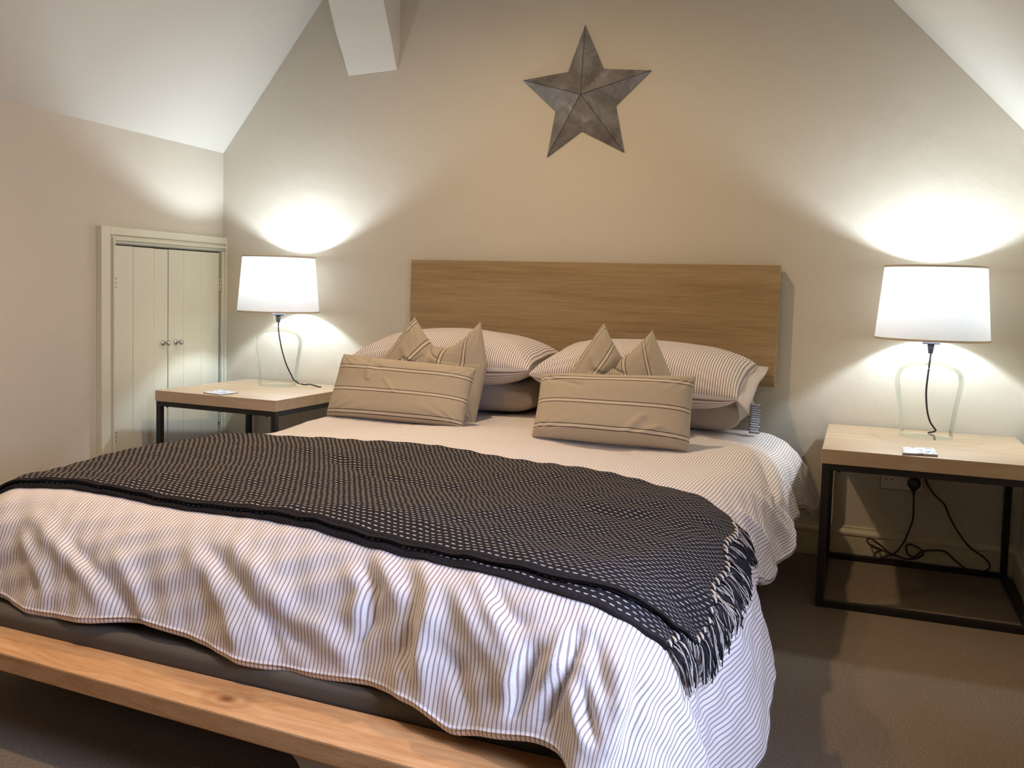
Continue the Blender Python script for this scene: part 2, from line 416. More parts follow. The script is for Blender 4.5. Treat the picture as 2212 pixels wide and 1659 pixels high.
# stepped inner moulding
for k, (a, q) in enumerate(((0, .022), (.010, .036), (.022, .018))):
    w = .013
    lbox('moulding', .835 - a - w, .835 - a, 0, 1.188 - a, 0, q, 'door_paint', fr, .004)
    lbox('moulding', .016, .835 - a - w, 1.188 - a - w, 1.188 - a, 0, q, 'door_paint', fr, .004)
lbox('moulding', .016, .034, 0, 1.152, 0, .022, 'door_paint', fr, .004)
lbox('gap_shade', .034, .80, .0, 1.149, .0005, .002, 'shadow_gap', fr, 0)  # black sheet behind the doors, paints the shade in their gaps
door_edges = ([.797, .6785, .5415, .4445], [.4405, .3285, .1945, .048])
for k, ed in enumerate(door_edges):
    dr = None
    for i in range(3):
        g = 0
        o = lbox('board' if dr else 'door_%d' % (k + 1), ed[i + 1] + .0007, ed[i] - .0007, .012, 1.1445 - .0012 * (k * 3 + i if k == 0 else 1), .003, .0135 + .0006 * math.sin(i * 2 + k), 'door_paint', dr, .0018)
        if dr is None: dr = struct(o)
    kd = .478 if k == 0 else .386
    kb = []
    pr = [(0, 0), (.0125, 0), (.0135, .002), (.011, .005), (.006, .008), (.005, .016), (.006, .018), (.010, .021), (.0125, .027), (.0125, .031), (.010, .037), (.005, .0405), (0, .041)]
    kn = lathe('knob', pr, 'chrome', dr, 32)
    q = Vector((0, 0, 1)).rotation_difference(LN).to_matrix().to_4x4()
    kn.matrix_local = Matrix.Translation(LW(kd, .712, .013)) @ q
    for hz in (.985, .32):
        hd = .792 if k == 0 else .040
        hv = lbox('hinge', hd - .004, hd + .004, hz - .03, hz + .03, .008, .0175, 'door_paint', dr, .002)
        for s in (-.018, 0, .018):
            sc_ = lathe('screw', [(0, 0), (.003, 0), (.003, .001), (0, .0015)], 'shadow_gap', hv, 10)
            sc_.matrix_local = Matrix.Translation(LW(hd + (.0 if k == 0 else 0), hz + s, .0176)) @ q

# ------------------------------------------------------------ headboard on the wall
hb = tag(box('headboard', (-.810, -.062, .650), (.810, -.018, 1.1247), 'oak_headboard', None, .002), 'wide flat oak effect headboard panel on the back wall', 'headboard')
box('mounting_batten', (-.6, -.018, .90), (.6, -.0, .96), 'pale_wood', hb)

# ------------------------------------------------------------ star
tips = [(-.034, 2.120), (.256, 1.914), (.154, 1.586), (-.187, 1.577), (-.309, 1.908)]
inn = [(.053, 1.934), (.111, 1.780), (-.035, 1.681), (-.155, 1.770), (-.104, 1.931)]
V = [(-0.018, -.085, 1.818)]; F = []
for t_, i_ in zip(tips, inn): V += [(t_[0], -.006, t_[1]), (i_[0], -.006, i_[1])]
for t_, i_ in zip(tips, inn): V += [(t_[0], -.001, t_[1]), (i_[0], -.001, i_[1])]
for k in range(10):
    a = 1 + k; b_ = 1 + (k + 1) % 10; F += [(0, b_, a), (a, b_, b_ + 10, a + 10)]
o = mk('metal_star', V, F, 'star_metal')
for k in range(5):
    V, F = tube_data([(-0.018, -.0855, 1.818), (tips[k][0], -.0065, tips[k][1])], .0011, 5)
    mk('ridge_seam', V, F, 'shadow_gap', o)
tag(o, 'five pointed faceted grey metal star hung on the wall above the headboard', 'wall star')

# ------------------------------------------------------------ side tables
TW, TT, TH = .641, .047, .519
def table(x, y, rot, label):
    t = thing('side_table', (x, y, 0), label, 'side table', rot, 'side tables')
    box('tabletop', (0, -TW, TH - TT), (TW, 0, TH), 'oak_top', t, .0012)
    s = .0235; e = .003; zt = TH - TT
    for cx_ in (e, TW - e - s):
        for cy_ in (-e - s, -TW + e):
            box('leg', (cx_, cy_, 0), (cx_ + s, cy_ + s, zt), 'black_metal', t, .001)
    for z0 in (0.0, zt - s + .002):
        n_ = 'bottom_rail' if z0 == 0 else 'top_rail'; z1 = z0 + s - .002
        box(n_, (e + s, -e - s, z0), (TW - e - s, -e, z1), 'black_metal', t, .001)
        box(n_, (e + s, -TW + e, z0), (TW - e - s, -TW + e + s, z1), 'black_metal', t, .001)
        box(n_, (e, -TW + e + s, z0), (e + s, -e - s, z1), 'black_metal', t, .001)
        box(n_, (TW - e - s, -TW + e + s, z0), (TW - e, -e - s, z1), 'black_metal', t, .001)
    for px in (.055, TW - .055):
        o = lathe('screw', [(0, 0), (.005, 0), (.005, .003), (.002, .005), (0, .005)], 'black_metal', t, 12); o.location = (px, -TW + e + s / 2, zt - s - .003)
    return t
table(1.014, -.023, .034, 'black framed square table with pale oak top on the right, over the wall socket')
table(-1.742, -.020, 0, 'black framed square table with pale oak top on the left, by the cream cupboard')

# ------------------------------------------------------------ lamps
def lamp(x, y, label, cable):
    L = thing('table_lamp', (x, y, TH), label, 'table lamp', 0, 'glass table lamps')
    gp = [(0, .004), (.05, .006), (.080, .003), (.086, .004), (.0875, .012), (.090, .05), (.0985, .11), (.108, .16), (.1135, .200), (.1125, .220), (.107, .236), (.098, .247), (.084, .256), (.065, .265), (.047, .273), (.035, .282), (.027, .294), (.0225, .310), (.0215, .328)]
    lathe('glass_base', [(r, z) for r, z in gp], 'thin_glass', L, 72)
    lathe('glass_rim', [(.0235, .326), (.026, .328), (.0262, .331), (.0235, .333)], 'thin_glass', L, 40)
    lathe('collar', [(0, .3335), (.029, .3335), (.030, .335), (.030, .3395), (.028, .341), (.010, .342), (.0095, .35), (.011, .358), (.011, .41), (.013, .412), (.013, .43), (0, .43)], 'pewter', L, 36)
    lathe('stopper', [(0, .300), (.008, .300), (.010, .318), (.012, .3335), (0, .3335)], 'pewter', L, 24)
    V, F = [], []
    b_, t_ = .351, .604; sh = []
    R0, R1 = .187, .166
    prof_ = [(R0, b_), (R0 + (R1 - R0) * .25, b_ + .062), (R0 + (R1 - R0) * .5, b_ + .123), (R0 + (R1 - R0) * .75, b_ + .185), (R1, t_)]
    s = lathe('shade', prof_, 'shade_linen', L, 96)
    for z, r in ((b_, R0), (t_, R1)):
        lathe('shade_trim', [(r - .0016, z - .0035), (r + .0012, z - .0035), (r + .0012, z + .0035), (r - .0016, z + .0035), (r - .0016, z - .0035)], 'shade_trim', s, 96)
    # spider ring holding the shade
    V, F = [], []
    for k in range(3):
        a = k * 2.094 + .4; tube_data([(0.012 * math.cos(a), .012 * math.sin(a), .405), (.05 * math.cos(a), .05 * math.sin(a), .395), ((R0 - .004) * math.cos(a), (R0 - .004) * math.sin(a), b_ + .012)], .0014, 6, V, F)
    mk('shade_carrier', V, F, 'pewter', L, None, True)
    lathe('bulb', [(0, .432), (.012, .432), (.014, .445), (.020, .452), (.024, .458), (.022, .464), (.012, .468), (0, .469)], 'bulb_glass', L, 24)
    tube('cable', [(px, py, pz) for px, py, pz in cable], .0032, 'braided_cable', L, 8)
    return L
GX = .0
lampR = lamp(1.352, -.200, 'glass jar lamp with white shade on the right table, over the wall socket',
     [(0, 0, .33), (.001, 0, .30), (-.001, .0, .27), (-.004, .01, .22), (-.006, .02, .16), (0, .03, .10), (.012, .05, .055), (.030, .065, .026), (.034, .072, .020), (.028, .080, .013), (.010, .092, .006)])
lampL = lamp(-1.430, -.205, 'glass jar lamp with white shade on the left table, beside the cream cupboard',
     [(0, 0, .33), (.001, 0, .30), (.001, .0, .27), (.006, .005, .22), (.018, .010, .16), (.036, .018, .10), (.055, .028, .055), (.066, .035, .030), (.074, .040, .024), (.082, .044, .016), (.089, .046, .012)])
tube('outer_cable', [(.0965, .046, .012), (.12, .05, .010), (.14, .053, .0125), (.16, .055, .010), (.185, .06, .004), (.20, .062, .003)], .0036, 'black_plastic', lampL)
for L, nm in ((lampR, 'right'), (lampL, 'left')):
    p = light('lamp_light', 'POINT', (0, 0, .50), 20.5, (.73, .86, 1.0), .025); p.parent = L

# ------------------------------------------------------------ socket, plug, flex
so = thing('wall_socket', (1.285, 0, .331), 'white double wall socket under the right side table', 'socket')
box('back_box', (-.076, -.010, -.046), (.073, 0, .043), 'paper_edge', so, .001)
box('faceplate', (-.073, -.016, -.043), (.073, -.010, .043), 'white_plastic', so, .002)
for sx_ in (-.036, .036):
    box('switch', (sx_ - .02 if sx_ > 0 else sx_ + .008, -.019, .026), (sx_ - .008 if sx_ > 0 else sx_ + .020, -.016, .038), 'white_plastic', so, .001)
    for (hx, hz_, w, h) in ((0, .016, .004, .008), (-.011, -.006, .0065, .004), (.011, -.006, .0065, .004)):
        if sx_ < 0: box('pin_hole', (sx_ - .009 + hx - w / 2, -.0164, hz_ - h / 2), (sx_ - .009 + hx + w / 2, -.0158, hz_ + h / 2), 'shadow_gap', so)
V = []; F = []
# plug body: rounded pentagon
pts = []
for k in range(28):
    a = 2 * math.pi * k / 28; r = .0245 * (1 + .06 * math.cos(2 * a)); px = r * math.sin(a); pz = r * math.cos(a)
    if pz < -.012: px *= .62
    pts.append((px, pz - (.006 if pz < -.012 else 0)))
for dpt, sc_ in ((0, 1.0), (.02, 1.0), (.028, .92), (.032, .75), (.033, .4)):
    for px, pz in pts: V.append((px * sc_, -.0165 - dpt, pz * sc_))
for r_ in range(4):
    for k in range(28): F.append((r_ * 28 + k, r_ * 28 + (k + 1) % 28, (r_ + 1) * 28 + (k + 1) % 28, (r_ + 1) * 28 + k))
F.append(tuple(range(4 * 28, 5 * 28)))
pl = mk('plug', V, F, 'black_plastic', None, None, True); pl.location = (1.327, 0, .320)
tag(pl, 'black mains plug with trailing flex, pushed into the double wall socket', 'plug')
fx = [(1.327, -0.032, 0.302),(1.33, -0.034, 0.3077),(1.3287, -0.046, 0.2695),(1.3297, -0.044, 0.1903),(1.3168, -0.034, 0.1335),(1.2998, -0.046, 0.0899),(1.2668, -0.034, 0.0433),(1.2281, -0.034, 0.0684),(1.1996, -0.056, 0.0914),(1.1826, -0.034, 0.0928),(1.1748, -0.034, 0.0828),(1.1873, -0.046, 0.0713),(1.2288, -0.034, 0.0542),(1.2618, -0.044, 0.047),(1.2371, -0.046, 0.0548),(1.2129, -0.034, 0.0448),(1.2024, -0.034, 0.0254),(1.2175, -0.046, 0.0235),(1.2573, -0.044, 0.041),(1.2783, -0.034, 0.0396),(1.3107, -0.046, 0.0348),(1.3505, -0.034, 0.039),(1.3716, -0.034, 0.0596),(1.3557, -0.056, 0.0841),(1.324, -0.034, 0.0885),(1.3118, -0.034, 0.0762),(1.321, -0.046, 0.0522),(1.3423, -0.034, 0.0432),(1.3646, -0.044, 0.0683),(1.3955, -0.046, 0.0783),(1.4428, -0.034, 0.0782),(1.4752, -0.034, 0.053),(1.5144, -0.046, 0.0271),(1.5531, -0.044, 0.0183),(1.5866, -0.034, 0.0274),(1.5933, -0.046, 0.0522),(1.5734, -0.034, 0.0738),(1.5261, -0.034, 0.1052),(1.4837, -0.056, 0.1602),(1.4545, -0.034, 0.2069),(1.4334, -0.034, 0.2531),(1.4001, -0.046, 0.2864),(1.3718, -0.034, 0.3245),(1.3618, -0.044, 0.3601),(1.3461, -0.012, 0.4197)]
V, F = tube_data(smooth_path([(a - 1.327, b_, c - .320) for a, b_, c in fx], 8), .0034, 8)
mk('flex', V, F, 'braided_cable', pl, None, True)
V, F = tube_data([(0, -.030, -.018), (0, -.031, -.045)], .0065, 10, None, None, lambda t: 1 - .4 * t)
mk('strain_relief', V, F, 'black_plastic', pl, None, True)

# ------------------------------------------------------------ coasters / leaflets
def card(name, cs, z0, label, cat, n, th):
    t = thing(name, (sum(c[0] for c in cs) / 4, sum(c[1] for c in cs) / 4, z0), label, cat)
    cx_, cy_ = t.location.x, t.location.y
    for k in range(n):
        V = [(c[0] - cx_, c[1] - cy_, th * k / n) for c in cs] + [(c[0] - cx_, c[1] - cy_, th * (k + .85) / n) for c in cs]
        mk('card', V, [(3, 2, 1, 0), (4, 5, 6, 7), (0, 1, 5, 4), (1, 2, 6, 5), (2, 3, 7, 6), (3, 0, 4, 7)], ['paper_edge'] if k < n - 1 else ['coaster_print'], t)
card('leaflet_stack', [(-1.505, -.628), (-1.395, -.650), (-1.386, -.545), (-1.515, -.512)], TH + .0003, 'small stack of white printed cards on the left side table', 'cards', 2, .005)
card('drinks_mat_stack', [(1.276, -.648), (1.377, -.623), (1.368, -.490), (1.276, -.525)], TH + .0003, 'small grey and white printed mats on the front edge of the right side table', 'mats', 2, .008)

# ------------------------------------------------------------ bed frame, mattress
bed = thing('bed_frame', (0, -1.2, 0), 'low pine bed frame with wide rail showing at the foot', 'bed')
def bb(name, lo, hi, mat, bevel=.004, label=None):
    o = box(name, (lo[0], lo[1] + 1.2, lo[2]), (hi[0], hi[1] + 1.2, hi[2]), mat, bed, bevel)
    if label: o['label'] = label
    return o
fr_ = bb('foot_rail', (-.86, -2.455, .162), (.86, -2.333, .203), 'pine', .004)
for v in fr_.data.vertices:
    v.co.y += (-.034 if v.co.y < -1.2 else -.008) * v.co.x
bb('head_rail', (-.86, -.14, .148), (.86, -.09, .205), 'pine')
bb('side_rail', (-.86, -2.352, .148), (-.80, -.14, .195), 'pine')
bb('side_rail', (.80, -2.352, .148), (.86, -.14, .195), 'pine')
bb('corner_plate', (-.80, -2.334, .150), (-.47, -2.25, .184), 'pale_wood', .002)
for i in range(12): bb('slat', (-.80, -2.19 + i * .175, .165), (.80, -2.19 + i * .175 + .075, .185), 'pale_wood', .002)
for x_ in (-.84, .78):
    for y_ in (-2.44, -.15): bb('leg', (x_, y_ - .0, 0), (x_ + .06, y_ + .06, .148), 'pine')
# rounded centre foot block
V = []; F = []
arc = [(.262, .1479), (.272, .140), (.286, .118), (.312, .102), (.36, .092), (.55, .088), (.70, .088), (.70, .1479)]
foot = [(.31, .0), (.60, .0)]
for y_ in (-2.44, -2.38):
    for x_, z_ in arc: V.append((x_, y_ + 1.2, z_))
k = len(arc)
F = [tuple(range(k)), tuple(range(2 * k - 1, k - 1, -1))] + [(i, i + k, (i + 1) % k + k, (i + 1) % k) for i in range(k)]
mk('under_brace', V, F, 'taupe_cotton', bed)
bb('leg', (.42, -2.43, 0), (.48, -2.385, .088), 'pine')

def rounded_slab(name, x0, x1, y0, y1, z0, z1, r, mat, n=6, rc=.09):
    # mattress: rounded plan corners and soft edges
    plan = []
    for cx_, cy_, a0 in ((x1 - rc, y1 - rc, 0), (x0 + rc, y1 - rc, 90), (x0 + rc, y0 + rc, 180), (x1 - rc, y0 + rc, 270)):
        for i in range(n + 1):
            a = math.radians(a0 + 90 * i / n); plan.append((cx_, cy_, math.cos(a), math.sin(a)))
    lay = []
    for i in range(n + 1):
        a = math.pi / 2 * i / n; lay.append((r * math.sin(a) - r, z0 + r - r * math.cos(a)))
    for i in range(n + 1):
        a = math.pi / 2 * i / n; lay.append((r * math.cos(a) - r, z1 - r + r * math.sin(a)))
    V = []; F = []; m_ = len(plan)
    for off, z in lay:
        for cx_, cy_, c, s in plan: V.append((cx_ + (rc + off) * c, cy_ + (rc + off) * s, z))
    for l in range(len(lay) - 1):
        for k in range(m_): F.append((l * m_ + k, l * m_ + (k + 1) % m_, (l + 1) * m_ + (k + 1) % m_, (l + 1) * m_ + k))
    F.append(tuple(range(m_))[::-1]); F.append(tuple((len(lay) - 1) * m_ + k for k in range(m_)))
    return mk(name, V, F, mat, None, None, True)
mt = rounded_slab('mattress', -.74, .76, -2.262, -.12, .235, .355, .03, 'mattress_cloth')
ml = rounded_slab('base_layer', -.735, .76, -2.331, -.12, .186, .240, .018, 'mattress_cloth'); ml.parent = mt
tag(mt, 'dark grey brown covered mattress showing between duvet and pine rail', 'mattress')
for z_ in (.205,):
    path = []
    for cx_, cy_, a0 in ((.67, -.21, 0), (-.645, -.21, 90), (-.645, -2.228, 180), (.67, -2.228, 270)):
        for i in range(7):
            a = math.radians(a0 + 15 * i); path.append((cx_ + .090 * math.cos(a), cy_ + .090 * math.sin(a), z_))
    path.append(path[0]); V, F = tube_data(path, .004, 6)
    mk('edge_piping', V, F, 'piping', mt, None, True)

# ------------------------------------------------------------ duvet and throw surface
RB=.20; TM=np.radians(72); AR=.765; AL=-.745; Y0=-.16
def sstep(e0,e1,x):
    t=np.clip((np.asarray(x,float)-e0)/(e1-e0),0,1); return t*t*(3-2*t)
def foot_start(a): return 2.30+Y0-RB+.14*sstep(.25,.95,a)-.02*sstep(-.5,-.8,a)
def ar(b): return AR+.042*sstep(1.3,1.6,b)-.045*sstep(1.7,2.0,b)-.02*np.exp(-((np.asarray(b)-1.25)/.25)**2)
def hem_len(a): return .345+.02*sstep(-.3,.4,a)+.012*np.sin(a*9)-.03*np.exp(-((a-.74)/.09)**2)+.02*np.exp(-((a-.55)/.05)**2)
def side_len(b): return .325+.03*np.sin(b*7.3+1)+.012*np.sin(b*17)+.13*sstep(1.45,2.05,b)
def ztop(a,b):
    z=.488+.012*np.cos(a*1.7)+.006*np.sin(a*5+b*3)+.006*np.sin(b*7-a*4+1)+.004*np.sin(b*13+a*9)
    return z
def surf(a,b):
    a=np.asarray(a,float);b=np.asarray(b,float)
    BF=foot_start(a)
    da=np.maximum(a-ar(b),0)-np.maximum(AL-a,0); db=np.maximum(b-BF,0)
    d=np.hypot(da,db)+1e-9
    th=np.minimum(d/RB,TM); rem=np.maximum(d-RB*TM,0)
    fl=1+.15*sstep(.1,.5,np.minimum(np.abs(da),db)/.3)
    # skirt waves, stronger towards the hem
    ang=np.arctan2(da,db); w=sstep(.08,.37,d)
    side=sstep(.4,1.3,np.abs(ang))*w
    wave=side*(.014*np.sin(b*11+.6)+.008*np.sin(b*23+2))+w*(1-sstep(.4,1.3,np.abs(ang)))*(.010*np.sin(a*14+1)+.006*np.sin(a*31))
    h=RB*np.sin(th)+rem*np.cos(TM)*fl+wave
    v=RB*(1-np.cos(th))+rem*np.sin(TM)
    x=np.minimum(np.maximum(a,AL),ar(b))+da/d*h
    y=Y0-np.minimum(b,BF)-db/d*h
    z=ztop(a,b)-v
    return np.stack([x,y,z],-1)
def seg_dist(a,b,poly):
    best=np.full(a.shape,1e9);tt=np.zeros(a.shape);L=[0]
    P=np.array(poly,float)
    sl=np.hypot(*(P[1:]-P[:-1]).T);tot=sl.sum();acc=0
    for i in range(len(P)-1):
        d=P[i+1]-P[i];l2=(d@d)+1e-12
        t=np.clip(((a-P[i,0])*d[0]+(b-P[i,1])*d[1])/l2,0,1)
        q=np.hypot(a-P[i,0]-t*d[0],b-P[i,1]-t*d[1])
        m=q<best;best=np.where(m,q,best);tt=np.where(m,(acc+t*sl[i])/tot,tt);acc+=sl[i]
    return best,tt
def folds(a,b,strokes):
    D=np.zeros(np.shape(a))
    for h,w,poly in strokes:
        q,t=seg_dist(a,b,poly)
        D+=h*np.exp(-(q/w)**2)*(.25+.75*np.sin(np.pi*np.clip(.12+.8*t,0,1)))
    d=np.hypot(np.maximum(a-ar(b),0)+np.maximum(AL-a,0),np.maximum(b-foot_start(a),0))
    k=sstep(.03,.2,d)
    D+=(.25+.55*k)*(.0018*np.sin(a*38+b*55+3*np.sin(b*9))+.0018*np.sin(a*90-b*40+2*np.sin(a*13))+.0015*np.sin(b*95+a*25))
    return D
def cloth(a,b,strokes,off=0.):
    e=2e-3
    P=surf(a,b);N=np.cross(surf(a+e,b)-surf(a-e,b),surf(a,b-e)-surf(a,b+e))
    N/=np.linalg.norm(N,axis=-1,keepdims=True)+1e-12
    return P+N*(folds(a,b,strokes)+off)[...,None]

STROKES=[(0.014,0.022,[[-0.619,2.092],[-0.523,2.136],[-0.403,2.188],[-0.327,2.248]]),(0.01,0.018,[[-0.643,2.132],[-0.551,2.196],[-0.491,2.256]]),(0.012,0.02,[[-0.343,2.132],[-0.271,2.196],[-0.223,2.256],[-0.159,2.288]]),(-0.009,0.014,[[-0.483,2.128],[-0.355,2.184],[-0.275,2.252]]),(0.014,0.022,[[-0.123,2.124],[-0.027,2.188],[0.017,2.236],[0.065,2.276]]),(-0.01,0.015,[[-0.087,2.112],[0.017,2.164],[0.085,2.216],[0.137,2.276]]),(0.014,0.022,[[-0.043,2.092],[0.053,2.14],[0.109,2.176],[0.177,2.22],[0.241,2.26]]),(0.009,0.015,[[0.109,2.2],[0.153,2.256],[0.197,2.296]]),(-0.012,0.014,[[0.105,2.208],[0.145,2.24],[0.185,2.284]]),(0.012,0.02,[[0.189,2.208],[0.253,2.236],[0.297,2.28],[0.325,2.312]]),(0.012,0.02,[[0.265,2.112],[0.301,2.144],[0.301,2.196],[0.305,2.256]]),(-0.016,0.014,[[0.297,2.104],[0.333,2.144],[0.333,2.208],[0.317,2.248]]),(0.015,0.022,[[0.309,2.072],[0.345,2.108],[0.401,2.156],[0.425,2.192]]),(0.016,0.02,[[0.421,2.088],[0.461,2.144],[0.477,2.2],[0.469,2.252],[0.497,2.3]]),(-0.015,0.018,[[0.413,2.128],[0.433,2.196],[0.429,2.248],[0.453,2.276]]),(0.013,0.02,[[0.493,2.124],[0.545,2.18],[0.601,2.232],[0.653,2.292]]),(-0.01,0.015,[[0.513,2.244],[0.549,2.28],[0.585,2.332]]),(0.013,0.018,[[0.545,2.112],[0.589,2.172],[0.629,2.208],[0.657,2.248]]),(-0.012,0.013,[[0.585,2.128],[0.637,2.188],[0.665,2.196]]),(-0.022,0.014,[[0.701,2.248],[0.689,2.292],[0.681,2.336]]),(0.012,0.018,[[0.673,2.256],[0.665,2.3],[0.657,2.344]]),(-0.022,0.014,[[0.773,2.208],[0.765,2.268],[0.749,2.316],[0.741,2.352]]),(0.014,0.018,[[0.753,2.212],[0.745,2.264],[0.729,2.312]]),(-0.016,0.012,[[0.817,2.304],[0.833,2.332],[0.865,2.364]]),(0.012,0.014,[[0.793,2.304],[0.813,2.344],[0.841,2.372]]),(-0.014,0.014,[[0.809,2.212],[0.833,2.256],[0.853,2.288]]),(0.012,0.018,[[0.845,2.196],[0.865,2.244],[0.881,2.288]]),(-0.018,0.016,[[0.905,2.216],[0.925,2.276],[0.929,2.332],[0.925,2.368]]),(0.014,0.018,[[0.881,2.232],[0.897,2.304],[0.905,2.364]]),(0.012,0.03,[[0.961,2.188],[1.033,2.188],[1.113,2.168]]),(0.01,0.02,[[0.985,1.86],[1.045,1.832],[1.109,1.816]]),(-0.01,0.02,[[1.005,1.936],[1.081,1.92],[1.157,1.908]]),(0.012,0.02,[[0.925,1.912],[0.993,1.876],[1.065,1.86]]),(0.012,0.02,[[0.925,0.94],[1.005,0.9],[1.065,0.828]]),(-0.012,0.02,[[0.905,0.752],[0.989,0.78],[1.057,0.652]]),(0.014,0.02,[[0.897,1.176],[0.993,1.12],[1.049,1.06]]),(-0.014,0.022,[[0.841,0.488],[0.917,0.708],[1.001,0.856]]),(-0.008,0.03,[[0.241,0.692],[0.401,0.688],[0.577,0.836]]),(0.008,0.03,[[0.405,1.088],[0.549,1.104],[0.641,1.096]]),(-0.01,0.03,[[0.593,1.652],[0.689,1.68],[0.753,1.644]]),(-0.01,0.03,[[-0.283,1.372],[0.013,1.556],[0.233,1.616]]),(0.01,0.04,[[-0.435,1.388],[-0.191,1.368],[0.053,1.428]])]
TH_={'back':[[-0.795,1.272],[-0.699,1.132],[-0.435,1.092],[-0.159,1.124],[0.089,1.144],[0.249,1.132],[0.449,1.22],[0.661,1.28],[0.805,1.392],[0.869,1.328],[0.913,1.236]],'fup':[[-0.759,1.98],[-0.631,1.968],[-0.483,1.964],[-0.123,1.98],[0.153,2.024],[0.381,2.04],[0.605,2.092],[0.749,2.128],[0.841,2.136],[0.929,2.072],[0.965,2.028]],'flo':[[-0.747,1.992],[-0.615,1.98],[-0.471,1.976],[-0.111,1.996],[0.161,2.036],[0.389,2.056],[0.613,2.116],[0.757,2.152],[0.849,2.16],[0.893,2.152],[0.929,2.132]],'end':[[0.913,1.236],[0.909,1.54],[0.905,1.724],[0.917,1.844],[0.933,1.916],[0.945,1.968],[0.961,2.028]],'tip':[[0.981,1.164],[0.977,1.628],[0.985,1.784],[0.989,1.816],[0.977,1.908],[1.009,1.96],[1.025,1.996]],'endlo':[[0.969,1.988],[0.953,2.06],[0.925,2.128]],'tiplo':[[1.021,1.976],[1.013,2.032],[0.973,2.104]]}

def duvet():
    NA, NB = 300, 320
    s, t = np.meshgrid(np.linspace(0, 1, NA), np.linspace(0, 1, NB), indexing='ij')
    b0 = t * 2.4
    a = (AL - .30) + s * (ar(b0) + side_len(b0) - (AL - .30))
    b = t * (foot_start(a) + hem_len(a))
    for _ in range(3): a = (AL - .30) + s * (ar(b) + side_len(b) - (AL - .30)); b = t * (foot_start(a) + hem_len(a))
    P = cloth(a, b, STROKES)
    # underside: soft thickness, curling in at the hem
    e = 2e-3; Nn = np.cross(surf(a + e, b) - surf(a - e, b), surf(a, b - e) - surf(a, b + e)); Nn /= np.linalg.norm(Nn, axis=-1, keepdims=True)
    UVt = np.stack([a, b], -1)
    nI, nJ = a.shape
    # boundary ring roll
    V = [P.reshape(-1, 3)]; UV = [UVt.reshape(-1, 2)]; F = [grid_faces(nI, nJ)]
    base = nI * nJ
    lft = [(i, 0) for i in range(0)]
    ring = [(0, j) for j in range(nJ)] + [(i, nJ - 1) for i in range(1, nI)] + [(nI - 1, j) for j in range(nJ - 2, -1, -1)]
    I = np.array([r[0] for r in ring]); J = np.array([r[1] for r in ring])
    prev = I * nJ + J; R = .011
    I2 = np.clip(I, 2, nI - 3); J2 = np.clip(J, 0, nJ - 3)
    outd = P[I, J] - P[I2, J2]; outd /= np.linalg.norm(outd, axis=-1, keepdims=True) + 1e-9
    Nr = Nn[I, J]; K = len(ring)
    for k in range(1, 8):
        an = math.pi * k / 6 if k < 7 else math.pi
        q = P[I, J] + outd * R * math.sin(an) - Nr * R * (1 - math.cos(an)) - (outd * .05 if k == 7 else 0)
        uvq = UVt[I, J] + (UVt[I, J] - UVt[I2, J2]) * 0 + np.stack([np.where(J == nJ - 1, 0, np.sign(I - 5)) * R * an, np.where(J == nJ - 1, R * an, 0)], -1)
        V.append(q); UV.append(uvq); idx = base + np.arange(K)
        F.append(np.stack([prev[:-1], idx[:-1], idx[1:], prev[1:]], -1)); prev = idx; base += K
    o = mesh_np('duvet', np.concatenate(V), np.concatenate(F), 'duvet_ticking', None, np.concatenate(UV))
    return tag(o, 'puffy white duvet with thin grey brown stripes covering the bed', 'duvet')
duvet()

